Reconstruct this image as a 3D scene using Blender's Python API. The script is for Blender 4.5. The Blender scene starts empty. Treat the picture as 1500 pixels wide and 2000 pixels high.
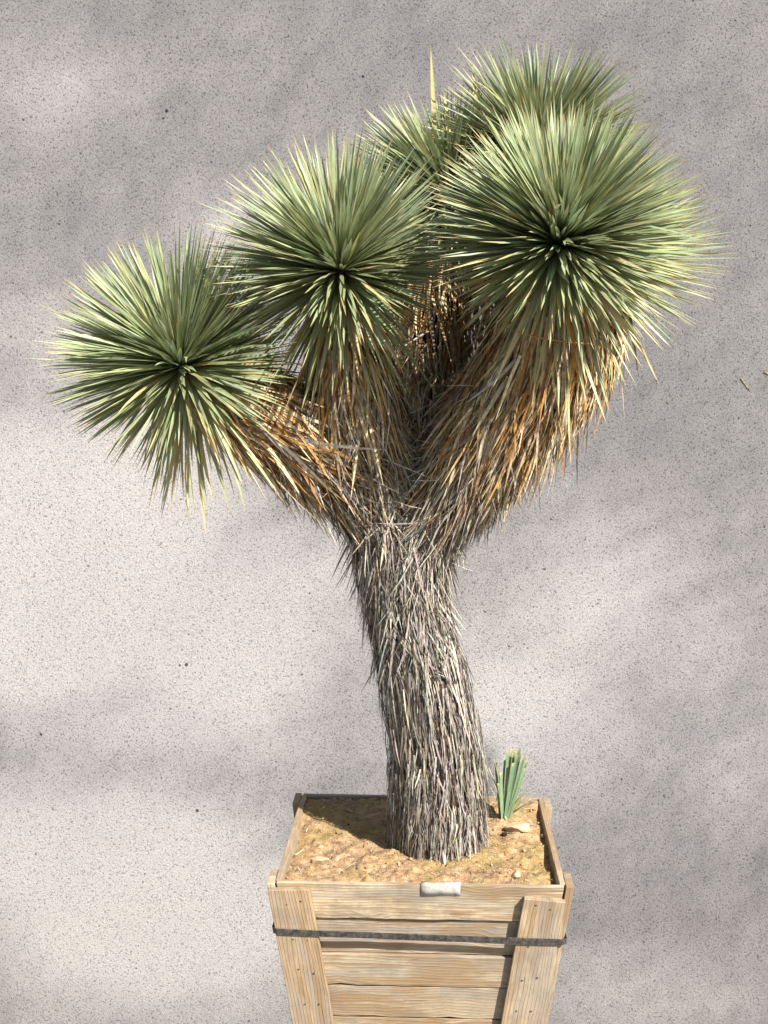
import bpy, math, random
import numpy as np
from mathutils import Vector, Matrix

R = math.radians
rng = np.random.default_rng(7)
random.seed(7)
scene = bpy.context.scene
col = scene.collection

# ------------------------------------------------------------------ camera
PITCH = 6.65
F = 2400.0                      # focal length in pixels of the 1500 x 2000 photograph
CAM = np.array([0.0, 0.0, 1.6])  # the soil in the crate is at z = 0
cam_d = bpy.data.cameras.new('camera')
cam_d.sensor_fit = 'VERTICAL'
cam_d.sensor_height = 36.0
cam_d.sensor_width = 36.0
cam_d.lens = F / 2000.0 * 36.0
cam_d.clip_end = 500
cam = bpy.data.objects.new('camera', cam_d)
cam.location = CAM
cam.rotation_euler = (R(90 - PITCH), 0, 0)
col.objects.link(cam)
scene.camera = cam

# ------------------------------------------------------------------ light
EL, AZ = 42.0, 41.5             # sun height; degrees to the right of straight behind the camera
SUN = np.array([math.cos(R(EL)) * math.sin(R(AZ)), -math.cos(R(EL)) * math.cos(R(AZ)), math.sin(R(EL))])
world = bpy.data.worlds.new('World')
scene.world = world
world.use_nodes = True
wn = world.node_tree
bg = wn.nodes['Background']
sky = wn.nodes.new('ShaderNodeTexSky')
sky.sky_type = 'NISHITA'
sky.sun_disc = False
sky.sun_elevation = R(EL)
sky.sun_rotation = R(180 - AZ)
wn.links.new(sky.outputs[0], bg.inputs[0])
bg.inputs[1].default_value = 0.05
sl = bpy.data.lights.new('sun', 'SUN')
sl.energy = 5.0
sl.angle = R(0.53)
sl.color = (1.0, 0.955, 0.88)
sun = bpy.data.objects.new('sun', sl)
sun.rotation_euler = Vector(SUN).to_track_quat('Z', 'Y').to_euler()
sun.location = (6, -8, 12)
col.objects.link(sun)
scene.view_settings.view_transform = 'Standard'
scene.view_settings.look = 'None'
scene.view_settings.gamma = 1
scene.view_settings.use_curve_mapping = False
scene.view_settings.exposure = 1.15

# ------------------------------------------------------------------ helpers
def ray(px, py):
    v = np.array([(px - 750) / F, 1.0, -(py - 1000) / F])
    c, s = math.cos(R(PITCH)), math.sin(R(PITCH))
    return np.array([v[0], v[1] * c + v[2] * s, -v[1] * s + v[2] * c])

def at(px, py, Y):
    r = ray(px, py)
    return CAM + r * (Y / r[1])

def nrm(a):
    a = np.asarray(a, float)
    return a / np.maximum(np.linalg.norm(a, axis=-1, keepdims=True), 1e-9)

def empty(name, loc=(0, 0, 0), rz=0.0):
    o = bpy.data.objects.new(name, None)
    o.location = loc
    o.rotation_euler = (0, 0, rz)
    o.empty_display_size = 0.1
    col.objects.link(o)
    return o

def tag(o, label=None, cat=None, group=None, kind=None):
    if label: o['label'] = label
    if cat: o['category'] = cat
    if group: o['group'] = group
    if kind: o['kind'] = kind
    return o

def obj(name, verts, faces, mat, parent=None, colors=None, uvs=None, smooth=False, loc=None):
    """verts (n,3); faces list or int array (m,4); colors (n,3) per vertex; uvs (n,2) per vertex"""
    verts = np.asarray(verts, float)
    if loc is not None:
        verts = verts - np.asarray(loc)
    me = bpy.data.meshes.new(name)
    if isinstance(faces, np.ndarray):
        k = faces.shape[1]
        me.vertices.add(len(verts)); me.vertices.foreach_set('co', verts.ravel())
        me.loops.add(faces.size); me.loops.foreach_set('vertex_index', faces.astype(np.int32).ravel())
        me.polygons.add(len(faces))
        me.polygons.foreach_set('loop_start', np.arange(0, faces.size, k, dtype=np.int32))
        me.update(calc_edges=True)
    else:
        me.from_pydata([tuple(v) for v in verts], [], [tuple(f) for f in faces])
        me.update()
    li = np.empty(len(me.loops), dtype=np.int32)
    me.loops.foreach_get('vertex_index', li)
    if colors is not None:
        ca = me.color_attributes.new('Tint', 'FLOAT_COLOR', 'POINT')
        c4 = np.ones((len(verts), 4)); c4[:, :3] = colors
        ca.data.foreach_set('color', c4.ravel())
    if uvs is not None:
        ul = me.uv_layers.new(name='UVMap')
        ul.data.foreach_set('uv', np.asarray(uvs, float)[li].ravel())
    if smooth:
        me.polygons.foreach_set('use_smooth', np.ones(len(me.polygons), dtype=bool))
    me.validate()
    me.materials.append(mat)
    o = bpy.data.objects.new(name, me)
    if loc is not None: o.location = loc
    if parent is not None: o.parent = parent
    col.objects.link(o)
    return o

# ---- node shorthand
class N:
    def __init__(s, name):
        s.m = bpy.data.materials.new(name); s.m.use_nodes = True
        s.t = s.m.node_tree; s.b = s.t.nodes['Principled BSDF']; s.out = s.t.nodes['Material Output']
    def n(s, typ, **kw):
        nd = s.t.nodes.new(typ)
        for k, v in kw.items():
            if k.startswith('i_'):
                key = k[2:]; key = int(key) if key.isdigit() else key
                s.set(nd.inputs[key], v)
            else: setattr(nd, k, v)
        return nd
    def set(s, sock, v):
        if hasattr(v, 'is_output'): s.t.links.new(v, sock)
        else: sock.default_value = v
    def noise(s, vec, scale, detail=2, rough=0.5, dist=0.0):
        nd = s.n('ShaderNodeTexNoise'); s.set(nd.inputs['Vector'], vec)
        nd.inputs['Scale'].default_value = scale; nd.inputs['Detail'].default_value = detail
        nd.inputs['Roughness'].default_value = rough; nd.inputs['Distortion'].default_value = dist
        return nd.outputs['Fac']
    def ramp(s, fac, stops):
        nd = s.n('ShaderNodeValToRGB'); s.set(nd.inputs[0], fac)
        e = nd.color_ramp.elements
        while len(e) < len(stops): e.new(0.5)
        for el, (p, c) in zip(e, stops):
            el.position = p
            el.color = (c, c, c, 1) if isinstance(c, (int, float)) else (*c, 1)
        return nd.outputs[0]
    def mix(s, fac, a, b, mode='MIX'):
        nd = s.n('ShaderNodeMix', data_type='RGBA', blend_type=mode)
        s.set(nd.inputs[0], fac)
        for k, v in ((6, a), (7, b)):
            s.set(nd.inputs[k], (*v, 1) if isinstance(v, tuple) and len(v) == 3 else v)
        return nd.outputs[2]
    def math(s, op, a, b=0.0, c=0.0):
        nd = s.n('ShaderNodeMath', operation=op)
        s.set(nd.inputs[0], a); s.set(nd.inputs[1], b); s.set(nd.inputs[2], c)
        return nd.outputs[0]
    def mapping(s, vec, scale=(1, 1, 1), loc=(0, 0, 0)):
        nd = s.n('ShaderNodeMapping'); s.set(nd.inputs[0], vec)
        nd.inputs['Scale'].default_value = scale; nd.inputs['Location'].default_value = loc
        return nd.outputs[0]
    def bump(s, h, dist, strength=1.0):
        nd = s.n('ShaderNodeBump'); s.set(nd.inputs['Height'], h)
        nd.inputs['Distance'].default_value = dist; nd.inputs['Strength'].default_value = strength
        s.t.links.new(nd.outputs[0], s.b.inputs['Normal'])

# ------------------------------------------------------------------ materials
def mat_wall():
    m = N('speckled_plaster')
    co = m.n('ShaderNodeMapping', i_Rotation=(0.5, 0.7, 0.4)); m.t.links.new(m.n('ShaderNodeTexCoord').outputs['Object'], co.inputs[0]); co = co.outputs[0]
    grain = m.noise(co, 74, 3, 0.62, 0.5)
    fine = m.noise(co, 125, 2, 0.6)
    broad = m.noise(co, 0.8, 3, 0.5)
    c = m.mix(m.ramp(broad, [(0.38, 0.0), (0.62, 1.0)]), (0.372, 0.352, 0.349), (0.415, 0.39, 0.377))
    c = m.mix(m.ramp(grain, [(0.34, 0.0), (0.455, 0.85), (0.70, 1.0)]), (0.125, 0.118, 0.12), c)
    c = m.mix(m.ramp(fine, [(0.28, 0.6), (0.42, 0.0)]), c, (0.13, 0.12, 0.12))
    c = m.mix(m.ramp(fine, [(0.55, 0.0), (0.72, 0.5)]), c, (0.62, 0.59, 0.58))
    # sparse dark pits
    v = m.n('ShaderNodeTexVoronoi', feature='F1'); m.set(v.inputs['Vector'], co); v.inputs['Scale'].default_value = 16
    sel = m.n('ShaderNodeSeparateColor'); m.t.links.new(v.outputs['Color'], sel.inputs[0])
    pit = m.math('MULTIPLY', m.math('LESS_THAN', v.outputs['Distance'], m.math('MULTIPLY', sel.outputs[1], 0.17)), m.math('GREATER_THAN', sel.outputs[0], 0.86))
    c = m.mix(m.math('MULTIPLY', pit, 0.75), c, (0.05, 0.047, 0.05))
    v2 = m.n('ShaderNodeTexVoronoi', feature='F1'); m.set(v2.inputs['Vector'], co); v2.inputs['Scale'].default_value = 2.4
    s2 = m.n('ShaderNodeSeparateColor'); m.t.links.new(v2.outputs['Color'], s2.inputs[0])
    pit2 = m.math('MULTIPLY', m.math('LESS_THAN', v2.outputs['Distance'], 0.034), m.math('GREATER_THAN', s2.outputs[0], 0.55))
    c = m.mix(m.math('MULTIPLY', pit2, 0.9), c, (0.025, 0.023, 0.03))
    m.t.links.new(c, m.b.inputs['Base Color'])
    m.b.inputs['Roughness'].default_value = 0.92
    h = m.math('SUBTRACT', m.math('ADD', grain, m.math('MULTIPLY', fine, 0.5)), m.math('MULTIPLY', m.math('ADD', pit, pit2), 0.6))
    m.bump(h, 0.007, 0.6)
    return m.m

def mat_leaf(name='yucca_leaf', rough=0.42, edge=(0.47, 0.42, 0.18), trans=0.18, tip=(0.40, 0.27, 0.10)):
    m = N(name)
    at_ = m.n('ShaderNodeAttribute', attribute_name='Tint')
    uv = m.n('ShaderNodeTexCoord').outputs['UV']
    sx = m.n('ShaderNodeSeparateXYZ'); m.t.links.new(uv, sx.inputs[0])
    u = m.math('ABSOLUTE', m.math('SUBTRACT', sx.outputs[0], 0.5))
    streak = m.noise(m.mapping(m.n('ShaderNodeTexCoord').outputs['Object'], (1, 1, 1)), 35, 3, 0.6)
    c = m.mix(m.ramp(streak, [(0.35, 0.0), (0.65, 1.0)]), m.mix(1.0, at_.outputs['Color'], (0.82, 0.85, 0.8), 'MULTIPLY'), at_.outputs['Color'])
    c = m.mix(m.ramp(u, [(0.38, 0.0), (0.48, 0.75)]), c, edge)
    c = m.mix(m.ramp(sx.outputs[1], [(0.91, 0.0), (0.985, 0.85)]), c, tip)
    m.t.links.new(c, m.b.inputs['Base Color'])
    m.b.inputs['Roughness'].default_value = rough
    m.b.inputs['Specular IOR Level'].default_value = 0.45
    tr = m.n('ShaderNodeBsdfTranslucent'); m.t.links.new(c, tr.inputs[0])
    mx = m.n('ShaderNodeMixShader'); mx.inputs[0].default_value = trans
    m.t.links.new(m.b.outputs[0], mx.inputs[1]); m.t.links.new(tr.outputs[0], mx.inputs[2])
    m.t.links.new(mx.outputs[0], m.out.inputs[0])
    return m.m

def mat_dry(name='dry_leaf', rough=0.6, trans=0.12):
    m = N(name)
    at_ = m.n('ShaderNodeAttribute', attribute_name='Tint')
    co = m.n('ShaderNodeTexCoord').outputs['Object']
    nz = m.noise(co, 60, 3, 0.65)
    c = m.mix(m.ramp(nz, [(0.35, 0.0), (0.6, 1.0)]), m.mix(1.0, at_.outputs['Color'], (0.55, 0.48, 0.42), 'MULTIPLY'), at_.outputs['Color'])
    m.t.links.new(c, m.b.inputs['Base Color'])
    m.b.inputs['Roughness'].default_value = rough
    m.b.inputs['Specular IOR Level'].default_value = 0.35
    tr = m.n('ShaderNodeBsdfTranslucent'); m.t.links.new(c, tr.inputs[0])
    mx = m.n('ShaderNodeMixShader'); mx.inputs[0].default_value = trans
    m.t.links.new(m.b.outputs[0], mx.inputs[1]); m.t.links.new(tr.outputs[0], mx.inputs[2])
    m.t.links.new(mx.outputs[0], m.out.inputs[0])
    return m.m

def mat_wood():
    m = N('rough_sawn_pine')
    uv = m.n('ShaderNodeTexCoord').outputs['UV']       # metres: u along the board, v across; each board has its own offset
    at_ = m.n('ShaderNodeAttribute', attribute_name='Tint')
    warp = m.noise(m.mapping(uv, (2.2, 9, 1)), 1.0, 2, 0.5)
    # knots: points where the grain bends
    kv = m.n('ShaderNodeTexVoronoi', feature='F1'); m.set(kv.inputs['Vector'], m.mapping(uv, (4.4, 7.5, 1))); kv.inputs['Scale'].default_value = 1.0
    kd = kv.outputs['Distance']
    kc = m.n('ShaderNodeSeparateColor'); m.t.links.new(kv.outputs['Color'], kc.inputs[0])
    ksel = m.math('GREATER_THAN', kc.outputs[0], 0.38)
    kpull = m.math('MULTIPLY', m.ramp(kd, [(0.0, 1.0), (0.35, 0.0)]), ksel)
    sx = m.n('ShaderNodeSeparateXYZ'); m.t.links.new(uv, sx.inputs[0])
    v = m.math('ADD', m.math('ADD', m.math('MULTIPLY', sx.outputs[1], 95), m.math('MULTIPLY', warp, 4.5)), m.math('MULTIPLY', kpull, 2.2))
    rings = m.math('FRACT', v)
    late = m.ramp(rings, [(0.0, 0.0), (0.55, 0.25), (0.86, 1.0), (1.0, 0.0)])
    fib = m.noise(m.mapping(uv, (14, 420, 1)), 1.0, 3, 0.6)
    blot = m.noise(m.mapping(uv, (3, 11, 1)), 1.0, 4, 0.6)
    c = m.mix(1.0, at_.outputs['Color'], m.ramp(fib, [(0.3, (0.78, 0.75, 0.72)), (0.6, (1.0, 1.0, 1.0))]), 'MULTIPLY')
    c = m.mix(m.math('MULTIPLY', late, 0.5), c, (0.25, 0.15, 0.065))
    c = m.mix(m.ramp(blot, [(0.47, 0.0), (0.58, 0.72)]), c, (0.24, 0.145, 0.07))
    grey = m.noise(m.mapping(uv, (1.6, 16, 1), (7, 3, 0)), 1.0, 4, 0.65)
    c = m.mix(m.ramp(grey, [(0.47, 0.0), (0.58, 0.6)]), c, (0.26, 0.235, 0.20))
    st = m.noise(m.mapping(uv, (1.1, 20, 1), (11, 5, 0)), 1.0, 5, 0.7)
    c = m.mix(m.ramp(st, [(0.51, 0.0), (0.57, 0.75)]), c, (0.25, 0.16, 0.08))
    halo = m.math('MULTIPLY', m.ramp(kd, [(0.0, 0.7), (0.22, 0.0)]), ksel)
    c = m.mix(halo, c, (0.24, 0.12, 0.045))
    dust = m.noise(m.n('ShaderNodeTexCoord').outputs['Object'], 9, 5, 0.7)
    c = m.mix(m.ramp(dust, [(0.48, 0.0), (0.62, 0.5)]), c, (0.21, 0.165, 0.12))
    kn = m.math('ADD', kd, m.math('MULTIPLY', m.math('SUBTRACT', m.noise(m.mapping(uv, (60, 60, 1)), 1.0, 3, 0.6), 0.5), 0.12))
    core = m.math('MULTIPLY', m.ramp(m.math('SUBTRACT', m.math('MULTIPLY', kc.outputs[1], 0.16), kn), [(0.0, 0.0), (0.045, 1.0)]), ksel)
    c = m.mix(m.math('MULTIPLY', core, 0.85), c, (0.06, 0.028, 0.012))
    # checks: thin dark cracks along the grain
    ck = m.noise(m.mapping(uv, (5, 240, 1), (3, 1, 0)), 1.0, 2, 0.5)
    crack = m.ramp(ck, [(0.70, 0.0), (0.73, 1.0)])
    c = m.mix(m.math('MULTIPLY', crack, 0.7), c, (0.07, 0.04, 0.02))
    m.t.links.new(c, m.b.inputs['Base Color'])
    m.b.inputs['Roughness'].default_value = 0.78
    h = m.math('SUBTRACT', m.math('ADD', m.math('MULTIPLY', fib, 0.6), m.math('MULTIPLY', late, 0.5)), m.math('ADD', m.math('MULTIPLY', crack, 1.0), core))
    m.bump(h, 0.0018, 0.8)
    return m.m

def mat_soil():
    m = N('sandy_soil')
    co = m.n('ShaderNodeTexCoord').outputs['Object']
    a = m.noise(co, 6, 4, 0.6); b = m.noise(co, 28, 4, 0.7); g = m.noise(co, 210, 3, 0.7)
    c = m.ramp(b, [(0.32, (0.15, 0.085, 0.04)), (0.44, (0.32, 0.195, 0.10)), (0.56, (0.43, 0.285, 0.155)), (0.72, (0.52, 0.385, 0.235))])
    c = m.mix(m.ramp(a, [(0.46, 0.0), (0.62, 0.6)]), c, (0.28, 0.19, 0.06))
    c = m.mix(m.ramp(g, [(0.34, 0.85), (0.48, 0.0)]), c, (0.09, 0.05, 0.025))
    v = m.n('ShaderNodeTexVoronoi', feature='F1'); m.set(v.inputs['Vector'], co); v.inputs['Scale'].default_value = 75
    s2 = m.n('ShaderNodeSeparateColor'); m.t.links.new(v.outputs['Color'], s2.inputs[0])
    c = m.mix(m.math('MULTIPLY', m.math('GREATER_THAN', s2.outputs[0], 0.96), 0.4), c, (0.60, 0.50, 0.36))
    m.t.links.new(c, m.b.inputs['Base Color'])
    m.b.inputs['Roughness'].default_value = 0.95
    moss = m.noise(co, 3.5, 3, 0.6)
    c2 = m.mix(m.math('MULTIPLY', m.ramp(moss, [(0.50, 0.0), (0.60, 0.5)]), m.ramp(g, [(0.4, 0.4), (0.6, 1.0)])), c, (0.34, 0.26, 0.07))
    m.t.links.new(c2, m.b.inputs['Base Color'])
    m.bump(m.math('ADD', b, m.math('MULTIPLY', g, 0.6)), 0.008, 1.0)
    return m.m

def mat_plain(name, rgb, rough=0.7, metal=0.0, rgb2=None, scale=20, bump=0.0):
    m = N(name)
    co = m.n('ShaderNodeTexCoord').outputs['Object']
    nz = m.noise(co, scale, 4, 0.65)
    rgb2 = rgb2 or tuple(x * 0.6 for x in rgb)
    m.t.links.new(m.mix(m.ramp(nz, [(0.38, 0.0), (0.62, 1.0)]), rgb2, rgb), m.b.inputs['Base Color'])
    m.b.inputs['Roughness'].default_value = rough
    m.b.inputs['Metallic'].default_value = metal
    if bump: m.bump(nz, bump, 0.8)
    return m.m

WALL = mat_wall()
LEAF = mat_leaf()
SHOOT = mat_leaf('shoot_leaf', tip=(0.50, 0.47, 0.26))
DRY = mat_dry()
WOOD = mat_wood()
SOIL = mat_soil()
BARK = mat_plain('dark_trunk_core', (0.03, 0.018, 0.010), 0.9, rgb2=(0.012, 0.008, 0.005), scale=40, bump=0.01)
STONE = mat_plain('pale_stone', (0.50, 0.38, 0.25), 0.85, rgb2=(0.38, 0.27, 0.17), scale=45, bump=0.006)
STRAP = mat_plain('black_strap', (0.022, 0.021, 0.021), 0.5, rgb2=(0.085, 0.075, 0.065), scale=70, bump=0.001)
TAPE = mat_plain('silver_tape', (0.50, 0.49, 0.45), 0.5, metal=0.1, rgb2=(0.33, 0.30, 0.25), scale=38, bump=0.001)
TWINE = mat_plain('orange_twine', (0.42, 0.20, 0.05), 0.8, rgb2=(0.25, 0.11, 0.03), scale=200)
CONC = mat_plain('plain_concrete', (0.24, 0.225, 0.21), 0.92, rgb2=(0.17, 0.16, 0.15), scale=6, bump=0.004)
FOLI = mat_plain('added_tree_leaf', (0.07, 0.11, 0.04), 0.6, rgb2=(0.05, 0.08, 0.03), scale=10)
TBARK = mat_plain('added_tree_bark', (0.20, 0.15, 0.11), 0.9, rgb2=(0.12, 0.09, 0.06), scale=14, bump=0.02)

# ------------------------------------------------------------------ setting
WY = 9.5
def box(x0, x1, y0, y1, z0, z1):
    v = [(x, y, z) for z in (z0, z1) for y in (y0, y1) for x in (x0, x1)]
    f = [(0, 2, 3, 1), (4, 5, 7, 6), (0, 1, 5, 4), (2, 6, 7, 3), (0, 4, 6, 2), (1, 3, 7, 5)]
    return v, f
v, f = box(-11, 11, WY, WY + 0.3, -5.0, 9.0)
tag(obj('wall', v, f, WALL), kind='structure', label='grey speckled plaster wall behind the yucca')
v, f = box(-9, 9, -9, 4.5, -5.0, -0.951)
tag(obj('pavement', v, f, CONC), kind='structure', label='raised concrete paving under the wooden crate')
v, f = box(-40, 40, -40, 40, -5.3, -5.004)
tag(obj('ground', v, f, CONC), kind='structure', label='lower ground at the foot of the wall')

# ------------------------------------------------------------------ blades
def perp(D, ref):
    return nrm(ref - (ref * D).sum(-1, keepdims=True) * D)

def blades(P, D, Nn, L, W, bend, colr, segs=5, vee=0.18, cut=None, base_w=0.75, prof_pow=1.0, stiff=2.0):
    """many narrow leaves. P base, D direction, Nn face normal, L length, W width, bend vector added at the tip (x L).
       returns verts, quad faces, colours, uvs"""
    n = len(P)
    D = nrm(D); Nn = perp(D, Nn); S = np.cross(D, Nn)
    k = segs + 1
    s = np.linspace(0, 1, k)
    prof = np.where(s < 0.45, base_w + (1 - base_w) * np.sin(s / 0.45 * math.pi / 2), np.clip(1 - ((s - 0.45) / 0.55) ** 1.6, 0.03, 1) ** prof_pow)
    if cut is not None:
        prof = np.maximum(prof, cut)
    c = P[:, None] + D[:, None] * (L[:, None] * s)[..., None] + bend[:, None] * (L[:, None] * s ** stiff)[..., None]
    half = 0.5 * W[:, None] * prof[None]
    left = c - S[:, None] * half[..., None] + Nn[:, None] * (half * vee * 2)[..., None]
    right = c + S[:, None] * half[..., None] + Nn[:, None] * (half * vee * 2)[..., None]
    V = np.stack([left, c, right], 2)              # n,k,3,3
    idx = np.arange(n * k * 3).reshape(n, k, 3)
    q1 = np.stack([idx[:, :-1, 0], idx[:, :-1, 1], idx[:, 1:, 1], idx[:, 1:, 0]], -1)
    q2 = np.stack([idx[:, :-1, 1], idx[:, :-1, 2], idx[:, 1:, 2], idx[:, 1:, 1]], -1)
    faces = np.concatenate([q1.reshape(-1, 4), q2.reshape(-1, 4)])
    C = np.broadcast_to(colr[:, None, None] if colr.ndim == 2 else colr[:, :, None], (n, k, 3, 3)).reshape(-1, 3)
    U = np.empty((n, k, 3, 2)); U[..., 0] = np.array([0, .5, 1]); U[..., 1] = s[None, :, None]
    return V.reshape(-1, 3), faces, C, U.reshape(-1, 2)

def flat_blades(P, D, Nn, L, W, bend, colr, segs=3):
    """simple strands: 2 verts per ring"""
    n = len(P); D = nrm(D); Nn = perp(D, Nn); S = np.cross(D, Nn); k = segs + 1
    s = np.linspace(0, 1, k)
    prof = np.interp(s, [0, 0.6, 1.0], [1.0, 0.85, 0.08])
    c = P[:, None] + D[:, None] * (L[:, None] * s)[..., None] + bend[:, None] * (L[:, None] * s ** 2)[..., None]
    half = (0.5 * W[:, None] * prof[None])[..., None]
    V = np.stack([c - S[:, None] * half, c + S[:, None] * half], 2)
    idx = np.arange(n * k * 2).reshape(n, k, 2)
    faces = np.stack([idx[:, :-1, 0], idx[:, :-1, 1], idx[:, 1:, 1], idx[:, 1:, 0]], -1).reshape(-1, 4)
    C = np.broadcast_to(colr[:, None, None], (n, k, 2, 3)).reshape(-1, 3)
    return V.reshape(-1, 3), faces, C

class Acc:
    def __init__(s): s.v = []; s.f = []; s.c = []; s.u = []; s.n = 0
    def add(s, v, f, c, u=None):
        s.v.append(v); s.f.append(f + s.n); s.c.append(c); s.n += len(v)
        s.u.append(u if u is not None else np.zeros((len(v), 2)))
    def build(s, name, mat, parent, loc=None):
        return obj(name, np.concatenate(s.v), np.concatenate(s.f), mat, parent, np.concatenate(s.c), np.concatenate(s.u), loc=loc)

def pick(pal, wts, n, jit=0.15):
    pal = np.array(pal); w = np.array(wts, float); w /= w.sum()
    c = pal[rng.choice(len(pal), n, p=w)]
    return np.clip(c * (1 + rng.normal(0, jit, (n, 1))) * (1 + rng.normal(0, jit * .25, (n, 3))), 0.004, 0.95)

# ------------------------------------------------------------------ splines
class Limb:
    """a smooth path through (px, py, Y, radius in photo px) stations, first at the root"""
    def __init__(s, st):
        pts = np.array([at(a, b, c) for a, b, c, r in st])
        rr = np.array([r * np.linalg.norm(p - CAM) / F for (a, b, c, r), p in zip(st, pts)])
        t = np.concatenate([[0], np.cumsum(np.linalg.norm(np.diff(pts, axis=0), axis=1))])
        s.len = t[-1]
        m = 200
        q = np.linspace(0, t[-1], m)
        # Catmull-Rom
        def cr(Y):
            Y = np.asarray(Y); out = []
            d = np.gradient(Y, t, axis=0)
            for x in q:
                i = min(max(np.searchsorted(t, x) - 1, 0), len(t) - 2)
                h = t[i + 1] - t[i]; u = (x - t[i]) / h
                out.append((2*u**3-3*u**2+1)*Y[i] + (u**3-2*u**2+u)*h*d[i] + (-2*u**3+3*u**2)*Y[i+1] + (u**3-u**2)*h*d[i+1])
            return np.array(out)
        s.p = cr(pts); s.r = np.maximum(cr(rr), 0.01)
        s.t = nrm(np.gradient(s.p, axis=0))
        ref = np.array([0, 1.0, 0.0])
        s.a = nrm(np.cross(s.t, ref)); s.b = np.cross(s.t, s.a)
    def frame(s, u):
        i = np.clip((u * 199).astype(int), 0, 199)
        return s.p[i], s.t[i], s.a[i], s.b[i], s.r[i]
    def tube(s, k, seg=14, rings=30, jitter=0.08):
        u = np.linspace(0, 1, rings); P, T, A, B, r = s.frame(u)
        th = np.linspace(0, 2 * math.pi, seg, endpoint=False)
        rad = (r * k)[:, None] * (1 + rng.normal(0, jitter, (rings, seg)))
        V = P[:, None] + (A[:, None] * np.cos(th)[None, :, None] + B[:, None] * np.sin(th)[None, :, None]) * rad[..., None]
        V = V.reshape(-1, 3)
        fs = [(i*seg+j, i*seg+(j+1) % seg, (i+1)*seg+(j+1) % seg, (i+1)*seg+j) for i in range(rings-1) for j in range(seg)]
        V = np.vstack([V, P[0], P[-1]])
        n = rings * seg
        fs += [(n, (j+1) % seg, j) for j in range(seg)] + [(n+1, (rings-1)*seg+j, (rings-1)*seg+(j+1) % seg) for j in range(seg)]
        return V, fs

def thatch(limb, n, u0, u1, Lr, Wr, tilt, pal_fn, grav=0.3, core=0.62, mess=0.12, clump=0.0, upow=1.0):
    """dead leaves lying along a limb and pointing back to its root"""
    u = u0 + (u1 - u0) * rng.random(n) ** upow
    th = rng.random(n) * 2 * math.pi
    P, T, A, B, r = limb.frame(u)
    E = A * np.cos(th)[:, None] + B * np.sin(th)[:, None]
    lay = rng.random(n)
    P = P + E * (r * (core + 0.16 * lay))[:, None]
    L = rng.uniform(*Lr, n); W = rng.uniform(*Wr, n)
    tl = np.radians(rng.uniform(*tilt, n))
    D = -T * np.cos(tl)[:, None] + E * np.sin(tl)[:, None]
    D = D + np.array([0, 0, -grav]) * (0.5 + rng.random((n, 1)))
    side = np.cross(T, E)
    D = nrm(D + side * rng.normal(0, mess, (n, 1)) + rng.normal(0, mess * 0.5, (n, 3)))
    # clumps: neighbouring leaves lean together
    if clump:
        ph = np.sin(u * 57 + np.round(th * 3) * 2.1) * clump
        D = nrm(D + side * ph[:, None])
    Nn = nrm(E + rng.normal(0, 0.45, (n, 3)))
    bend = rng.normal(0, 0.09, (n, 3)) + np.array([0, 0, -0.06]) - E * 0.10
    return flat_blades(P, D, Nn, L, W, bend, pal_fn(u, n))

# palettes
GREY = [(0.36, 0.32, 0.27), (0.25, 0.22, 0.185), (0.49, 0.44, 0.37), (0.07, 0.042, 0.025), (0.52, 0.44, 0.31)]
TAN = [(0.57, 0.43, 0.23), (0.70, 0.57, 0.34), (0.40, 0.25, 0.10), (0.15, 0.075, 0.025), (0.78, 0.69, 0.46), (0.50, 0.42, 0.31)]
RUST = [(0.40, 0.19, 0.045), (0.52, 0.29, 0.08), (0.20, 0.09, 0.025), (0.52, 0.34, 0.14)]

def pal_arm(u, n):
    g = pick(GREY, [4, 3, 3, 2, 1.5], n); t = pick(TAN, [3, 3, 3, 2, 2, 2], n); r = pick(RUST, [3, 3, 2, 2], n)
    k = np.clip((u - 0.15) / 0.45 + rng.normal(0, 0.25, n), 0, 1)[:, None]
    c = np.where(rng.random((n, 1)) < k, t, g)
    return np.where(rng.random((n, 1)) < 0.22 * k, r, c)

# ------------------------------------------------------------------ the yucca
tree = empty('yucca_tree', at(858, 1650, 4.0))
tag(tree, 'branching yucca tree with spiky green heads and shaggy grey trunk growing in the crate', 'tree')
TL = np.array(tree.location)

def tpart(o):            # keep world placement under the tree's base
    o.location = Vector(o.location) - Vector(TL)
    return o

TR = Limb([(860, 1672, 4.0, 82), (856, 1600, 4.0, 98), (853, 1520, 4.0, 100), (848, 1440, 4.0, 98), (832, 1350, 4.0, 96),
           (808, 1240, 4.0, 92), (790, 1150, 4.0, 96), (783, 1070, 4.0, 110), (788, 990, 4.02, 122)])
V, fs = TR.tube(0.74)
trunk = tpart(obj('trunk', V, fs, BARK, tree, smooth=True, loc=TL + 0))
trunk.location = (0, 0, 0)

def sub(acc, name, mat, parent):
    o = acc.build(name, mat, parent, loc=TL)
    o.location = (0, 0, 0)
    return o

acc = Acc()
SILVER = [(0.38, 0.35, 0.31), (0.27, 0.245, 0.215), (0.49, 0.455, 0.40), (0.07, 0.045, 0.028), (0.50, 0.43, 0.31)]
def pal_trunk(u, n): return pick(SILVER, [5, 4, 3.5, 2.5, 1.0], n, 0.2)
acc.add(*thatch(TR, 11000, 0.04, 1.0, (0.055, 0.13), (0.0026, 0.0046), (3, 11), pal_trunk, grav=0.15, core=0.70, mess=0.10, clump=0.08))
acc.add(*thatch(TR, 900, 0.05, 0.60, (0.10, 0.18), (0.004, 0.007), (3, 12), pal_trunk, grav=0.25, core=0.80, mess=0.06, clump=0.06))
acc.add(*thatch(TR, 1700, 0.60, 1.0, (0.08, 0.19), (0.004, 0.008), (3, 13), pal_trunk, grav=0.1, core=0.70, mess=0.38))
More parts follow.
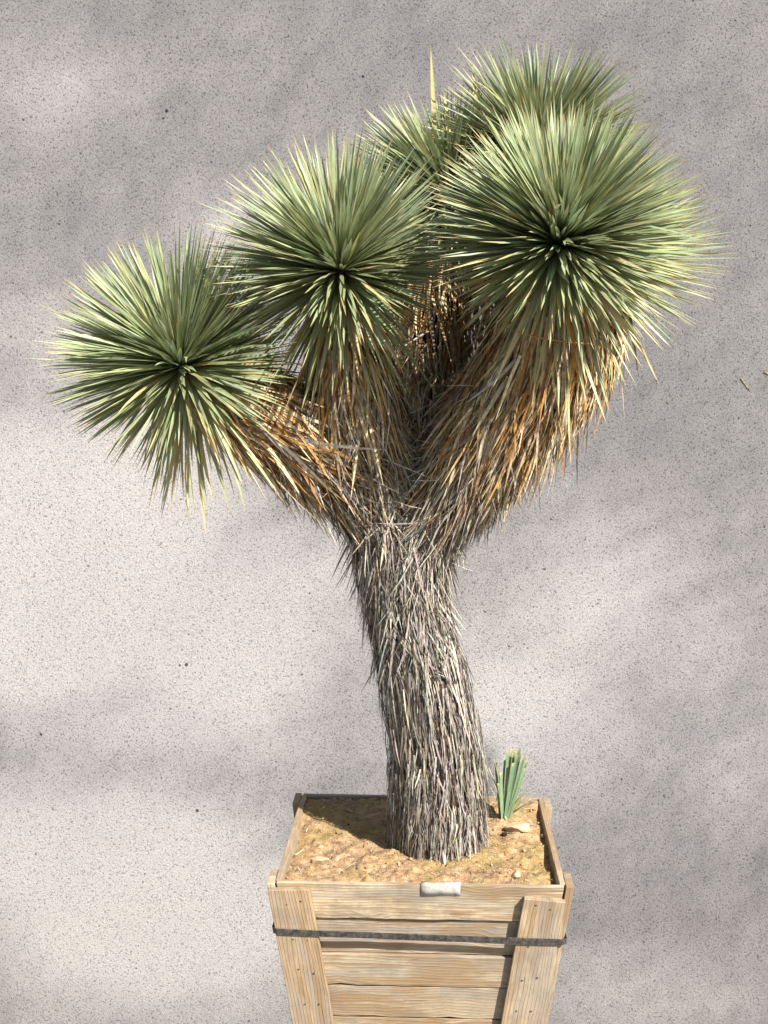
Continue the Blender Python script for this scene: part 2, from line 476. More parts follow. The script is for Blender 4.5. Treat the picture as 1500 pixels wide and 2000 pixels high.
# the lowest leaves splay on the soil
V, F_, C = thatch(TR, 2200, 0.03, 0.30, (0.05, 0.12), (0.0026, 0.005), (3, 16), pal_trunk, grav=0.2, core=0.78, mess=0.16)
acc.add(V, F_, C)
sub(acc, 'dry_leaf_thatch', DRY, trunk)

# arms: stations root -> head apex
ARMS = {
 'A': dict(st=[(770, 1020, 4.0, 90), (695, 945, 3.97, 92), (605, 868, 3.95, 102), (505, 802, 3.90, 104), (410, 755, 3.82, 76), (345, 705, 3.76, 26)],
           apex=(338, 680, 3.74), to=(-0.22, -0.56, 0.70), n=1060, L=0.370),
 'B': dict(st=[(772, 1010, 3.98, 86), (738, 920, 3.94, 74), (698, 812, 3.92, 90), (678, 705, 3.90, 96), (668, 605, 3.86, 66), (660, 515, 3.80, 26)],
           apex=(660, 490, 3.78), to=(-0.06, -0.56, 0.78), n=1060, L=0.370),
 'C': dict(st=[(815, 1020, 3.98, 90), (898, 925, 3.90, 98), (975, 812, 3.82, 112), (1045, 690, 3.75, 122), (1088, 570, 3.68, 96), (1105, 462, 3.58, 28)],
           apex=(1097, 434, 3.56), to=(-0.04, -0.60, 0.77), n=1500, L=0.362),
 'D': dict(st=[(840, 1010, 4.05, 60), (940, 890, 4.15, 80), (1015, 740, 4.3, 95), (1030, 560, 4.42, 120), (1045, 380, 4.48, 80), (1050, 270, 4.5, 26)],
           apex=(1055, 272, 4.40), to=(0.05, -0.45, 0.88), n=1150, L=0.375),
 'E': dict(st=[(800, 1000, 4.08, 50), (825, 880, 4.25, 52), (838, 740, 4.42, 76), (842, 580, 4.46, 100), (852, 440, 4.5, 90), (858, 350, 4.5, 26)],
           apex=(872, 345, 4.45), to=(-0.20, -0.40, 0.88), n=950, L=0.345),
 'F': dict(st=[(840, 1015, 4.02, 66), (945, 905, 4.05, 80), (1040, 798, 4.08, 84), (1118, 690, 4.12, 92), (1168, 580, 4.15, 70), (1190, 500, 4.15, 26)],
           apex=(1185, 480, 4.12), to=(0.45, -0.30, 0.80), n=760, L=0.40),
}
GRN = [(0.31, 0.365, 0.205), (0.37, 0.42, 0.25), (0.24, 0.29, 0.145), (0.42, 0.44, 0.24), (0.33, 0.395, 0.285)]
YEL = [(0.46, 0.42, 0.19), (0.55, 0.47, 0.24), (0.40, 0.38, 0.17)]

def rosette(apex, axis, n, L, name, parent, cmax=-0.62, extra=None, low=0.45, drp=0.22):
    a = nrm(np.array(axis)); ap = at(*apex)
    e1 = nrm(np.cross(a, [0, 0, 1.0])); e2 = np.cross(e1, a)
    i = np.arange(n); f = (i + 0.5) / n
    ct = 1 - 1.08 * np.clip(f / 0.84, 0, 1) - (-0.08 - cmax) * np.clip((f - 0.84) / 0.16, 0, 1) ** 1.2
    th = np.arccos(np.clip(ct, -1, 1)) + rng.normal(0, 0.05, n)
    th = np.maximum(th, 0.05)
    ph = i * 2.399963 + rng.normal(0, 0.06, n)
    e = e1 * np.cos(ph)[:, None] + e2 * np.sin(ph)[:, None]
    D = a * np.cos(th)[:, None] + e * np.sin(th)[:, None]
    w1, w2, w3 = rng.uniform(0, 6.28, 3)
    D = nrm(D + e1 * (0.07 * np.sin(ph * 3 + w1 + th * 2))[:, None] + e2 * (0.07 * np.sin(ph * 2 + w2 - th * 3))[:, None])
    P = ap - a * (0.125 * f)[:, None] + e * (0.012 + 0.035 * np.clip(f * 4, 0, 1))[:, None]
    L0 = L
    Ln = L * (0.30 + 0.70 * np.clip(f / 0.10, 0, 1) ** 0.6) * rng.uniform(0.89, 1.03, n)
    Ln = Ln * (1 - 0.22 * np.clip((f - 0.62) / 0.38, 0, 1)) * np.where(rng.random(n) < 0.08, 0.75, 1)
    q1, q2, q3 = rng.uniform(0, 6.28, 3)
    Ln = Ln * (1 + 0.035 * np.sin(ph * 2 + q1) + 0.02 * np.sin(ph * 5 + q2))
    W = rng.uniform(0.0100, 0.0158, n) * (0.75 + 0.25 * np.clip(f / 0.1, 0, 1))
    Nn = np.broadcast_to(a, (n, 3)) + rng.normal(0, 0.22, (n, 3))
    bend = e * rng.normal(0.01, 0.03, (n, 1)) + rng.normal(0, 0.022, (n, 3)) + np.array([0, 0, -0.035]) * (0.4 + f[:, None])
    odd = rng.random(n) < 0.07
    bend = bend + np.where(odd[:, None], rng.normal(0, 0.10, (n, 3)) + np.array([0, 0, -0.05]), 0)
    c = pick(GRN, [4, 3, 3, 2, 2], n, 0.12)
    y = pick(YEL, [3, 2, 3], n, 0.12)
    old = pick(TAN, [3, 3, 2, 1, 3, 1], n)
    c = np.where(rng.random((n, 1)) < (0.04 + 0.10 * f[:, None]), y, c)
    c = np.where(rng.random((n, 1)) < np.clip((f[:, None] - 0.76) * 2.6, 0, 0.6), old, c)
    # the lowest leaves have mostly died back into the skirt
    Ln = np.minimum(Ln, L * 1.07)
    k = rng.random(n) < np.where(D[:, 2] < -0.12, np.where(D[:, 2] < -0.5, low * 0.7, low), 1.0)
    Ln = np.where(D[:, 2] < -0.3, Ln * 0.92, Ln)
    acc = Acc()
    acc.add(*blades(P[k], D[k], Nn[k], Ln[k], W[k], bend[k], c[k]))
    # dying leaves that droop over the dead skirt
    m = int(n * drp)
    ph = rng.random(m) * 2 * math.pi; e = e1 * np.cos(ph)[:, None] + e2 * np.sin(ph)[:, None]
    dd = rng.random(m)
    Pd = ap - a * (0.08 + 0.16 * dd)[:, None] + e * 0.05
    sp = np.radians(rng.uniform(18, 72, m) * (1.1 - 0.55 * dd))
    Dd = e * np.sin(sp)[:, None] + (-a * 0.55 + np.array([0, 0, -0.75])) * np.cos(sp)[:, None] + rng.normal(0, 0.10, (m, 3))
    pale = pick([(0.36, 0.385, 0.20), (0.52, 0.49, 0.26), (0.62, 0.52, 0.29), (0.50, 0.36, 0.16), (0.27, 0.32, 0.17)], [4, 3, 3, 2, 3], m, 0.14)
    acc.add(*blades(Pd, Dd, np.broadcast_to(e, (m, 3)) + a * 0.5 + rng.normal(0, 0.35, (m, 3)), L * rng.uniform(0.62, 0.98, m), rng.uniform(0.010, 0.018, m),
                    rng.normal(0, 0.06, (m, 3)) + np.array([0, 0, -0.10]), pale))
    if extra is not None: acc.add(*extra)
    return sub(acc, name, LEAF, parent)

for key, A in ARMS.items():
    lb = Limb(A['st'])
    big = key == 'C'
    V, fs = lb.tube(0.55)
    br = obj('branch', V, fs, BARK, tree, smooth=True, loc=TL); br.location = (0, 0, 0)
    acc = Acc()
    nn = {'A': 3400, 'B': 3200, 'C': 6200, 'D': 1800, 'E': 1500, 'F': 3000}[key]
    g = {'A': 0.05, 'B': 0.15, 'C': 0.28, 'D': 0.3, 'E': 0.3, 'F': 0.32}[key]
    acc.add(*thatch(lb, nn, 0.05, 0.97, (0.10, 0.20), (0.005, 0.010), (4, 19), pal_arm, grav=g, core=0.66, mess=0.17, clump=0.08))
    acc.add(*thatch(lb, nn // 8, 0.45, 0.97, (0.16, 0.30), (0.007, 0.014), (4, 22), pal_arm, grav=g, core=0.70, mess=0.22))
    acc.add(*thatch(lb, nn // 6, 0.0, 0.6, (0.09, 0.20), (0.003, 0.006), (6, 28), lambda u, n: pick(GREY, [4, 3, 4, 1, 2], n), grav=0.0, core=0.70, mess=0.5))
    sub(acc, 'dry_leaf_skirt', DRY, br)
    extra = None
    if key == 'E':   # pale dry leaves standing above the head
        tips = [((850, 300, 4.4), (841, 88, 4.4)), ((935, 270, 4.4), (922, 120, 4.4)), ((930, 280, 4.4), (936, 150, 4.42)), ((880, 300, 4.4), (868, 180, 4.4))]
        P = np.array([at(*a) for a, b in tips]); Q = np.array([at(*b) for a, b in tips])
        extra = blades(P, Q - P, np.tile([0.3, -1.0, 0.3], (len(P), 1)), np.linalg.norm(Q - P, axis=1), np.full(len(P), 0.017),
                       np.zeros((len(P), 3)), pick(YEL, [1, 3, 1], len(P), 0.08))
    rosette(A['apex'], A['to'], A['n'], A['L'], 'leaf_rosette', tree, extra=extra, low={'A': 0.80, 'B': 0.85, 'C': 1.0}.get(key, 0.7), drp={'A': 0.10, 'B': 0.14}.get(key, 0.17))
    A['limb'] = lb

# twine ties round two of the skirts
def tie(p0, p1, p2, r=0.0022):
    P = [at(*p0), at(*p1), at(*p2)]
    s = np.linspace(0, 1, 12)[:, None]
    c = (1-s)**2 * P[0] + 2*s*(1-s)*P[1] + s**2 * P[2]
    th = np.linspace(0, 2*math.pi, 6, endpoint=False)
    V = np.concatenate([p + np.stack([np.zeros(6), np.cos(th), np.sin(th)], 1) * r for p in c])
    fs = [(i*6+j, i*6+(j+1) % 6, (i+1)*6+(j+1) % 6, (i+1)*6+j) for i in range(11) for j in range(6)]
    o = obj('twine', V, fs, TWINE, tree, smooth=True, loc=TL); o.location = (0, 0, 0)
    return o
tie((1000, 645, 3.56), (1065, 668, 3.46), (1165, 672, 3.56))
tie((612, 618, 3.78), (660, 648, 3.68), (725, 660, 3.74))

# ------------------------------------------------------------------ crate
CR = empty('wooden_crate', (0.125, 4.01, -0.95), R(-2.3))
tag(CR, 'tapered wooden planter crate of rough pale boards with corner planks, holding the yucca', 'planter')
TAPER = 0.14
HX, HY, ZR = 0.447, 0.40, 0.028        # outer half sizes of the boards at the rim
BT = 0.019; PT = 0.024                 # board and plank thickness

class Woods:
    def __init__(s): s.V = []; s.F = []; s.C = []; s.U = []
    def board(s, c8, ulen, vwid, colr):
        """c8: 8 corners, bottom-inner order: [a0 a1 b1 b0] outer face then the same for the inner face;
           a = top edge, b = bottom edge, 0/1 = start/end along the board"""
        off = rng.uniform(0, 50, 2); K = 16
        P = np.array([np.array(p, float) for p in c8])
        out = nrm((P[:4] - P[4:]).mean(0)); up = nrm(P[0] - P[3])
        rows = []                                   # per station: a, b (outer), b', a' (inner)
        w1 = rng.normal(0, 0.0009, K + 1); w2 = rng.normal(0, 0.0009, K + 1)
        if rng.random() < 0.6: w2[rng.integers(2, K - 2)] += 0.004
        b0 = len(s.V)
        for i in range(K + 1):
            t = i / K
            a = P[0] + (P[1] - P[0]) * t; b = P[3] + (P[2] - P[3]) * t
            a2 = P[4] + (P[5] - P[4]) * t; b2 = P[7] + (P[6] - P[7]) * t
            j = rng.normal(0, 0.0005)
            s.V += [a + up * w1[i] + out * j, b + up * w2[i] + out * j, b2 + up * w2[i], a2 + up * w1[i]]
            s.U += [(off[0] + ulen * t, off[1] + vwid), (off[0] + ulen * t, off[1]), (off[0] + ulen * t, off[1] - 0.02), (off[0] + ulen * t, off[1] + vwid + 0.02)]
            s.C += [colr] * 4
        for i in range(K):
            for k in range(4):
                s.F.append((b0+i*4+k, b0+i*4+(k+1) % 4, b0+(i+1)*4+(k+1) % 4, b0+(i+1)*4+k))
        s.F.append((b0, b0+3, b0+2, b0+1)); e = b0 + K*4; s.F.append((e, e+1, e+2, e+3))
    def build(s, name, parent):
        o = obj(name, np.array(s.V), s.F, WOOD, parent, np.array(s.C), np.array(s.U))
        import bmesh
        bm = bmesh.new(); bm.from_mesh(o.data)
        bmesh.ops.remove_doubles(bm, verts=bm.verts, dist=1e-5)
        bmesh.ops.recalc_face_normals(bm, faces=bm.faces)
        bm.to_mesh(o.data); bm.free()
        bv = o.modifiers.new('edges', 'BEVEL'); bv.width = 0.0022; bv.segments = 2; bv.limit_method = 'ANGLE'
        return o

def wcol(): 
    k = rng.uniform(0.72, 1.12)
    return tuple(np.array(random.choice([(0.49, 0.395, 0.27), (0.45, 0.36, 0.24), (0.53, 0.44, 0.30), (0.46, 0.385, 0.275)])) * k)

def hz(py):   # height on the front face seen at photo row py
    t = math.tan(R(PITCH) + math.atan((py - 1000) / F))
    return -(t * 3.61 - 1.6) / (1 - TAPER * t)
Z0 = 0.95      # crate base below the soil
edges = [ZR, hz(1799), hz(1867), hz(1928.5), hz(1990), -0.60, -0.70, -0.80, -0.90]
def face_pt(side, s, z, out):
    """side 0 front 1 right 2 back 3 left; s in -1..1 along; z height (soil = 0); out = distance outward from the boards' outer face"""
    d = TAPER * (ZR - z)
    hx, hy = HX - d, HY - d
    if side == 0: p = (s * hx, -hy - out)
    elif side == 2: p = (-s * hx, hy + out)
    elif side == 1: p = (hx + out, s * hy)
    else: p = (-hx - out, -s * hy)
    return (p[0], p[1], z + Z0)

for side in range(4):
    W_ = Woods()
    for k in range(len(edges) - 1):
        zt = edges[k] - (0 if k == 0 else rng.uniform(0.001, 0.003))
        zb = edges[k + 1] + rng.uniform(0.001, 0.003)
        if k == 0: zb += 0.001
        push = [0.0, -0.009, 0.001, -0.002, -0.003, 0.0, 0.001, -0.002][k] if side == 0 else rng.uniform(-0.003, 0.002)
        e = 0.988 if side in (0, 2) else 0.948
        tilt = rng.uniform(-0.0012, 0.0012)
        c8 = [face_pt(side, -e, zt + tilt, push), face_pt(side, e, zt - tilt, push), face_pt(side, e, zb, push), face_pt(side, -e, zb, push),
              face_pt(side, -e, zt + tilt, push - BT), face_pt(side, e, zt - tilt, push - BT), face_pt(side, e, zb, push - BT), face_pt(side, -e, zb, push - BT)]
        c = wcol()
        if side == 0 and k == 1: c = (0.42, 0.35, 0.27)
        W_.board(c8, 0.9, zt - zb, c)
    W_.build('board_panel', CR)

def plank(side, s0, s1, ztop, w, parent, out=0.0005, top_skew=0.0, colr=None):
    """corner plank nailed over the boards, following the crate's taper; s0 at the corner"""
    zb = -0.948
    def P(z, corner, o):
        d = TAPER * (ZR - z)
        h = (HX if side in (0, 2) else HY) - d
        base = s0 * h + math.copysign(s1, s0) * 1.0
        x = base - (0 if corner else math.copysign(w, s0))
        return face_pt(side, x / h, z, o)
    zi = ztop + top_skew
    if s0 < 0:
        o4 = [(ztop, True), (zi, False), (zb, False), (zb, True)]
    else:
        o4 = [(zi, False), (ztop, True), (zb, True), (zb, False)]
    # board() wants u along the length: order so that 0->1 runs down the plank
    q = [o4[0], o4[3], o4[2], o4[1]]
    c8 = [P(z, c, out + PT) for z, c in q] + [P(z, c, out) for z, c in q]
    wd = Woods(); wd.board(c8, ztop - zb, w, colr or wcol())
    return wd.build('corner_plank', parent)

# front planks stand proud of the side planks' edges
for side in (0, 2):
    plank(side, -1, 0.021, 0.012, 0.130, CR, top_skew=0.004, colr=(0.41, 0.30, 0.19))
    plank(side, 1, 0.004, -0.012, 0.128, CR, top_skew=0.010, colr=(0.50, 0.385, 0.25))
for side in (1, 3):
    plank(side, -1, -0.002, 0.030, 0.11, CR)
    plank(side, 1, -0.002, 0.024, 0.11, CR)

def nails():
    V = []; fs = []
    spots = []
    for k in range(5):
        zz = (edges[k] + edges[k + 1]) / 2
        for s_ in (-1, 1):
            for j in (0.04, 0.085):
                d = TAPER * (ZR - zz); h = HX - d
                spots.append((s_ * (h - j + (0.01 if s_ < 0 else 0)) / h, zz + rng.uniform(-0.016, 0.016)))
    for s_, z_ in spots:
        V = []; fs = []
        c = np.array(face_pt(0, s_, z_, PT + 0.0022)); b = 0
        r_ = rng.uniform(0.0028, 0.0040)
        V.append(c)
        for q in range(8):
            V.append(c + np.array([math.cos(q * math.pi / 4) * r_, 0.0005, math.sin(q * math.pi / 4) * r_ * 0.8]))
        fs += [(b, b + 1 + q, b + 1 + (q + 1) % 8) for q in range(8)]
        obj('nail', np.array(V), fs, STRAP, CR)
nails()

# strap round the crate, over the planks
def strap_loop():
    zc = -0.137; h = 0.0108; off = PT + 0.0035; V = []; pts = []
    for side in range(4):
        for s in (-0.985, -0.72, -0.35, 0.0, 0.35, 0.72, 0.985):
            o_ = off if abs(s) > 0.6 else off - 0.004
            pts.append((side, s, o_))
    rings = []
    for side, s, o_ in pts:
        for (dz, oo) in ((h, o_), (h, o_ + 0.0022), (-h, o_ + 0.0022), (-h, o_)):
            ex = 0.034 if abs(s) > 0.9 else 0.0
            p = np.array(face_pt(side, s, zc + (-0.009 * s, -0.009, 0.009 * s, 0.009)[side] - 0.004 * (1 - s * s) + dz + rng.normal(0, 0.0006), oo))
            if abs(s) > 0.9:   # reach out to the corner, over the neighbouring plank
                ax = 0 if side in (0, 2) else 1
                p[ax] += math.copysign(0.022, p[ax])
            V.append(p)
    n = len(pts)
    fs = []
    for i in range(n):
        j = (i + 1) % n
        for k in range(4):
            a, b = i*4+k, i*4+(k+1) % 4
            fs.append((a, b, j*4+(k+1) % 4, j*4+k))
    return np.array(V), fs
V, fs = strap_loop()
obj('strap', V, fs, STRAP, CR)

# strip of silver tape folded over the front rim
def tape():
    V = []; fs = []
    xs = np.linspace(0.005, 0.125, 9)
    prof = [(-0.034, 0.0025), (-0.018, 0.0030), (-0.002, 0.0032), (0.0034, 0.0005), (0.0036, -0.012), (0.001, -0.0225), (-0.010, -0.0235)]
    for i, x in enumerate(xs):
        d = TAPER
        for (dz, o_) in prof:
            z = ZR + dz
            dd = TAPER * (ZR - z)
            V.append((x + rng.normal(0, .0007), -(HY - dd) - o_ + rng.normal(0, .0004), z + Z0 + (x - 0.06) * 0.02 + rng.normal(0, .0006)))
    m = len(prof)
    for i in range(len(xs) - 1):
        for k in range(m - 1):
            fs.append((i*m+k, i*m+k+1, (i+1)*m+k+1, (i+1)*m+k))
    o = obj('tape', V, fs, TAPE, CR, smooth=True)
    so = o.modifiers.new('thick', 'SOLIDIFY'); so.thickness = 0.0006
    return o
tape()

# ------------------------------------------------------------------ soil
def soil_h(x, y):
    """height in crate-local coordinates (soil level)"""
    h = 0.010 * np.sin(x * 7 + 1.3) * np.cos(y * 6) + 0.006 * np.sin(x * 19 + y * 13) + 0.004 * np.sin(x * 41 - y * 33 + 2)
    h += 0.012 * np.clip((y - 0.05) / 0.3, 0, 1) + 0.012 * np.exp(-((x - 0.28) ** 2 + (y - 0.15) ** 2) / 0.01)
    return h + 0.006
nx, ny = 190, 170
gx = np.linspace(-HX + 0.019, HX - 0.019, nx); gy = np.linspace(-HY + 0.019, HY - 0.019, ny)
X, Y = np.meshgrid(gx, gy)
H = soil_h(X, Y)
for k in range(520):     # clods
    cx, cy = rng.uniform(-HX, HX), rng.uniform(-HY, HY); s = rng.uniform(0.004, 0.014)
    H += s * 0.55 * np.exp(-(((X - cx) ** 2 + (Y - cy) ** 2) / s ** 2))
H += rng.normal(0, 0.0010, H.shape)
edge = np.minimum(np.minimum(HX - 0.019 - np.abs(X), HY - 0.019 - np.abs(Y)) / 0.03, 1)
H = H - (1 - edge) * 0.006
H = np.minimum(H, 0.06)
V = np.stack([X, Y, H], -1).reshape(-1, 3)
idx = np.arange(nx * ny).reshape(ny, nx)
fa = np.stack([idx[:-1, :-1], idx[:-1, 1:], idx[1:, 1:], idx[1:, :-1]], -1).reshape(-1, 4)
so = obj('soil', V, fa, SOIL, smooth=True)
so.location = (0.125, 4.01, 0); so.rotation_euler = (0, 0, R(-2.3))
tag(so, 'dry sandy tan soil with clods filling the wooden crate', 'soil', kind='stuff')

def to_local(p):
    c, s = math.cos(R(2.3)), math.sin(R(2.3)); dx, dy = p[0] - 0.125, p[1] - 4.01
    return c * dx - s * dy, s * dx + c * dy
def soil_at(px, py):     # world point on the soil seen at a photo pixel
    r = ray(px, py); p = CAM + r * (1.6 / -r[2])
    for _ in range(3):
        lx, ly = to_local(p); h = float(soil_h(lx, ly)); p = CAM + r * ((1.6 - h) / -r[2])
    return p

def rock(name, c, size, seed, mat=STONE, sub_=2):
    import bmesh
    rg = np.random.default_rng(seed)
    bm = bmesh.new(); bmesh.ops.create_icosphere(bm, subdivisions=sub_, radius=1)
    pl = nrm(rg.normal(0, 1, (9, 3))); dd = rg.uniform(0.55, 0.95, 9)
    for v in bm.verts:
        p = np.array(v.co)
        for q, d in zip(pl, dd):
            e = p @ q - d
            if e > 0: p = p - q * e
        p = p * (1 + rg.normal(0, 0.02)) * np.array(size)
        v.co = p
    me = bpy.data.meshes.new(name); bm.to_mesh(me); bm.free(); me.materials.append(mat)
    o = bpy.data.objects.new(name, me); o.location = c; o.rotation_euler = (0, 0, rg.uniform(0, 6))
    col.objects.link(o)
    return o
p = soil_at(1012, 1622); o = rock('stone', p + np.array([0, 0, 0.008]), (0.050, 0.034, 0.020), 3, sub_=3); o.rotation_euler = (0, 0, 0.3)
tag(o, 'large flat pale stone in front of the small yucca shoot', 'stone')
p = soil_at(1008, 1712); o = rock('stone', p + np.array([0, 0, 0.006]), (0.022, 0.016, 0.015), 5)
tag(o, 'rounded pale stone by the front rim, right of the silver tape', 'stone')
p = soil_at(625, 1680); o = rock('stone', p + np.array([0, 0, 0.003]), (0.040, 0.013, 0.010), 8); o.rotation_euler = (0, 0, -0.1)
tag(o, 'long low stone on the sunny soil at the left front', 'stone')
p = soil_at(985, 1632); o = rock('clod', p + np.array([0, 0, 0.004]), (0.016, 0.012, 0.011), 11, mat=BARK)
tag(o, 'small dark brown clod just left of the flat stone', 'clod')

# gravel and grit on the soil: uncountable
def grit():
    V = []; Fs = []; C = []; n0 = 0
    base = np.array([(1, 0, 0), (-1, 0, 0), (0, 1, 0), (0, -1, 0), (0, 0, 1), (0, 0, -1)], float)
    tri = [(0, 2, 4), (2, 1, 4), (1, 3, 4), (3, 0, 4), (2, 0, 5), (1, 2, 5), (3, 1, 5), (0, 3, 5)]
    n = 1100
    P = []
    for k in range(n):
        x, y = rng.uniform(-HX + .025, HX - .025), rng.uniform(-HY + .025, HY - .025)
        s = rng.choice([0.0018, 0.0026, 0.004, 0.007], p=[.45, .33, .18, .04]) * rng.uniform(.7, 1.3)
        z = float(soil_h(x, y)) + s * 0.4
        m = base * s * rng.uniform(.6, 1.3, 3)
        a = rng.uniform(0, 6.28); ca, sa = math.cos(a), math.sin(a)
        m = m @ np.array([[ca, -sa, 0], [sa, ca, 0], [0, 0, 1]]) + rng.normal(0, s * .15, (6, 3))
        V.append(m + (x, y, z)); Fs += [(a_ + n0, b_ + n0, c_ + n0) for a_, b_, c_ in tri]; n0 += 6
        cc = [(0.52, 0.40, 0.26), (0.40, 0.27, 0.15), (0.24, 0.14, 0.07), (0.48, 0.29, 0.07)][rng.choice(4, p=[.35, .33, .2, .12])]
        C.append(np.tile(cc, (6, 1)))
    o = obj('grit', np.concatenate(V), np.array(Fs), DRY, None, np.concatenate(C))
    o.location = so.location; o.rotation_euler = so.rotation_euler
    tag(o, 'loose grit and bark crumbs scattered over the soil', 'grit', kind='stuff')
grit()
def litter():
    n = 190
    x = rng.uniform(-HX + .03, HX - .03, n); y = rng.uniform(-HY + .03, HY - .03, n)
    z = soil_h(x, y) + 0.003
    a = rng.uniform(0, 6.28, n)
    D = np.stack([np.cos(a), np.sin(a), rng.normal(0, 0.12, n)], 1)
    P = np.stack([x, y, z], 1)
    L = rng.uniform(0.012, 0.06, n); 
    P = P - 0.5 * D * L[:, None]
    lim = np.array([HX - .03, HY - .03])
    P[:, :2] = np.clip(P[:, :2], -lim, lim)
    V, Fa, C = flat_blades(P, D, np.tile([0, 0, 1.0], (n, 1)) + rng.normal(0, .3, (n, 3)), L, rng.uniform(0.0015, 0.004, n), rng.normal(0, 0.08, (n, 3)), pick(TAN + GREY, [3, 3, 2, 2, 3, 2, 2, 2, 2, 2, 2], n))
    V[:, :2] = np.clip(V[:, :2], -lim - .008, lim + .008)
    o = obj('leaf_litter', V, Fa, DRY, None, C)
    o.location = so.location; o.rotation_euler = so.rotation_euler
    tag(o, 'dry straw-coloured leaf scraps lying on the soil', 'leaf litter', kind='stuff')
litter()

# ------------------------------------------------------------------ the small shoot with trimmed tips
pb = soil_at(985, 1597)
shoot = empty('yucca_shoot', pb)
tag(shoot, 'small blue-green yucca shoot with trimmed leaf tips beside the shaggy trunk', 'shoot')
ends = [(1030, 1484), (972, 1530), (968, 1490), (1014, 1462), (990, 1466), (1026, 1500), (1000, 1462), (1008, 1466), (1016, 1470), (1024, 1476), (993, 1465), (986, 1480), (1020, 1482), (1004, 1470), (1011, 1474), (978, 1508), (997, 1478), (1002, 1490), (1018, 1494), (990, 1495)]
P = []; Q = []
for i, (ex, ey) in enumerate(ends):
    yy = pb[1] + rng.uniform(-0.03, 0.03)
    Q.append(at(ex, ey, yy - 0.02)); P.append(pb + np.array([(ex - 1000) * 0.0004, (yy - pb[1]) * 0.4, -0.005]))
P = np.array(P); Q = np.array(Q)
acc = Acc()
acc.add(*blades(P, Q - P, np.tile([0.1, -1.0, 0.5], (len(P), 1)) + rng.normal(0, .25, (len(P), 3)), np.linalg.norm(Q - P, axis=1), rng.uniform(0.010, 0.014, len(P)),
                np.zeros((len(P), 3)), pick([(0.20, 0.32, 0.20), (0.27, 0.38, 0.22), (0.17, 0.27, 0.18)], [1, 1, 1], len(P)), cut=0.85))
o = acc.build('leaf_tuft', SHOOT, shoot, loc=pb); o.location = (0, 0, 0)
ends2 = [(968, 1490), (962, 1500), (972, 1520), (958, 1540), (1028, 1538), (1034, 1550), (1020, 1560), (1030, 1570), (1012, 1556), (966, 1552), (975, 1540), (1040, 1560)]
Q = np.array([at(a, b, pb[1] - rng.uniform(-0.02, 0.05)) for a, b in ends2]); P = np.tile(pb + np.array([0, 0, -0.004]), (len(Q), 1)) + rng.normal(0, .006, (len(Q), 3))
acc = Acc()
acc.add(*blades(P, Q - P, np.tile([0.1, -1.0, 0.5], (len(P), 1)) + rng.normal(0, .25, (len(P), 3)), np.linalg.norm(Q - P, axis=1), rng.uniform(0.006, 0.010, len(P)),
                rng.normal(0, 0.04, (len(P), 3)), pick([(0.30, 0.34, 0.18), (0.42, 0.36, 0.17), (0.25, 0.28, 0.18)], [1, 1, 1], len(P)), cut=0.3))
o = acc.build('outer_leaf', SHOOT, shoot, loc=pb); o.location = (0, 0, 0)

# two scraps of dry leaf stuck to the wall
for (a, b, lab) in (((1447, 738), (1465, 765), 'thin pale dry leaf scrap on the wall, right of the big leaf head'),
                    ((1492, 726), (1512, 737), 'short yellow dry leaf scrap on the wall at the right edge')):
    p0, p1 = at(*a, WY - 0.006), at(*b, WY - 0.004)
    D = (p1 - p0)[None]
    V, Fa, C = flat_blades(p0[None], D, np.array([[0, -1.0, 0.1]]), np.linalg.norm(D, axis=1), np.array([0.014]), np.array([[0.0, -0.002, 0.01]]), np.array([[0.66, 0.56, 0.34]]))
    o = obj('leaf_scrap', V, Fa, DRY, None, C, loc=p0)
    sm = o.modifiers.new('thick', 'SOLIDIFY'); sm.thickness = 0.002
    tag(o, lab, 'leaf scrap', group='leaf scraps on the wall')

# ------------------------------------------------------------------ unseen tree, added with leaf density shaped so its crown dapples the wall
BRIGHT = [(150, 1010, 260, 170, 1.0), (80, 1230, 200, 130, 1.0), (420, 1250, 220, 200, 0.75), (330, 1420, 300, 90, 0.55), (180, 1660, 240, 110, 1.0), (300, 1800, 260, 130, 0.9),
          (1150, 1180, 160, 150, 0.6), (1000, 1380, 200, 160, 0.65), (1330, 1250, 150, 120, 0.4), (110, 170, 110, 70, 0.4), (440, 450, 70, 60, 0.5), (60, 640, 90, 70, 0.35), (560, 1130, 160, 120, 0.6),
          (1250, 1940, 170, 60, 0.3), (1420, 1480, 110, 100, 0.3)]  # leaves thinned out here to let light patches onto the wall
def open_(px, py):
    o = np.zeros_like(px)
    for x, y, a, b, w in BRIGHT: o = np.maximum(o, w * np.exp(-0.5 * (((px - x) / a) ** 2 + ((py - y) / b) ** 2) * 1.0))
    return o
SH_N = 150000
kk = np.arange(1, SH_N + 1); G3 = 1.2207440846
px = -250 + 2000 * ((0.5 + kk / G3) % 1); py = -250 + 2400 * ((0.5 + kk / G3 ** 2) % 1); pick3 = (0.5 + kk / G3 ** 3) % 1
DARKER = [(1250, 790, 120, 110, 1.0), (1010, 1090, 90, 110, 0.8), (560, 1010, 90, 60, 0.5), (250, 1540, 330, 30, 0.5), (1250, 1700, 240, 160, 0.5)]  # leaves packed denser here to deepen the shade on the wall
dk = np.zeros(SH_N)
for x, y, a, b, w in DARKER: dk = np.maximum(dk, w * np.exp(-0.5 * (((px - x) / a) ** 2 + ((py - y) / b) ** 2)))
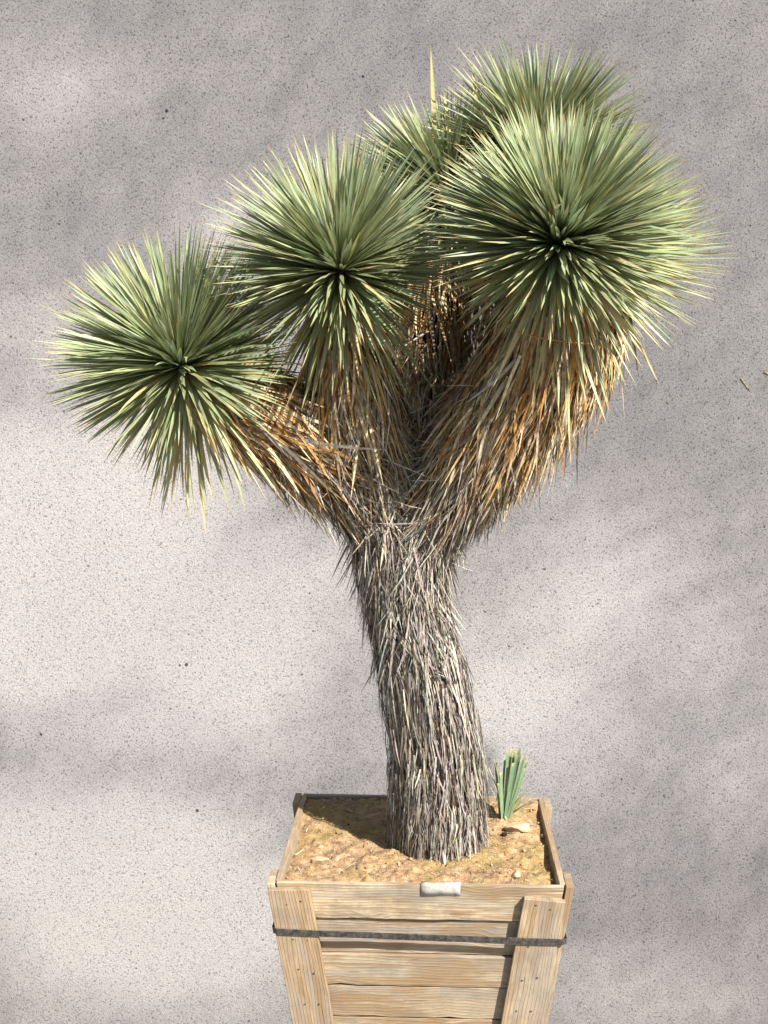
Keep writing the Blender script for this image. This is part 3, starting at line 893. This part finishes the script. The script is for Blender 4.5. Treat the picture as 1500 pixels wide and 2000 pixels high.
wob = 0.03 * np.sin(px * 0.013 + 2 * np.sin(py * 0.009)) * np.sin(py * 0.017 + 1.5 * np.sin(px * 0.011))
keep = pick3 > np.clip(open_(px, py) * 1.35 + 0.17 + wob - dk * 0.15, 0, 1)
px, py = px[keep], py[keep]
Pw = np.array([at(a, b, WY) for a, b in zip(px, py)]) + rng.normal(0, 0.006, (len(px), 3))
T_ = rng.uniform(18.0, 22.5, len(Pw))
Pc = Pw + SUN * T_[:, None]
Dl = nrm(rng.normal(0, 1, Pc.shape)); Nl = rng.normal(0, 1, Pc.shape)
SHL = 0.041
Vc, Fc, Cc = flat_blades(Pc, Dl, Nl, np.full(len(Pc), SHL), np.full(len(Pc), SHL * 0.48), np.zeros_like(Pc), np.tile([0.07, 0.11, 0.04], (len(Pc), 1)), segs=2)
cc = Pc.mean(0)
tb = np.array([cc[0] + 0.6, cc[1] - 0.5, -0.95])
big = empty('added_shade_tree', tb)
tag(big, 'unseen leafy tree added beside the camera to dapple light on the wall', 'tree')
o = obj('crown', Vc, Fc, FOLI, big, loc=tb); o.location = (0, 0, 0)
def limb3(p0, p1, r0, r1, k=10, seg=10):
    p0 = np.array(p0, float); p1 = np.array(p1, float); ax = nrm(p1 - p0); a = nrm(np.cross(ax, [0.3, 1, 0.2])); b = np.cross(ax, a)
    V = []
    for i in range(k):
        s = i / (k - 1); c = p0 + (p1 - p0) * s + a * 0.12 * math.sin(s * 5); r = r0 + (r1 - r0) * s
        V += [c + (a * math.cos(t) + b * math.sin(t)) * r for t in np.linspace(0, 2 * math.pi, seg, endpoint=False)]
    fs = [(i*seg+j, i*seg+(j+1) % seg, (i+1)*seg+(j+1) % seg, (i+1)*seg+j) for i in range(k-1) for j in range(seg)]
    return V, fs
V, fs = limb3(tb, cc + np.array([0.6, -0.5, -2.0]), 0.28, 0.10)
o = obj('trunk', V, fs, TBARK, big, smooth=True, loc=tb); o.location = (0, 0, 0)

print('verts', sum(len(o.data.vertices) for o in bpy.data.objects if o.type == 'MESH'))
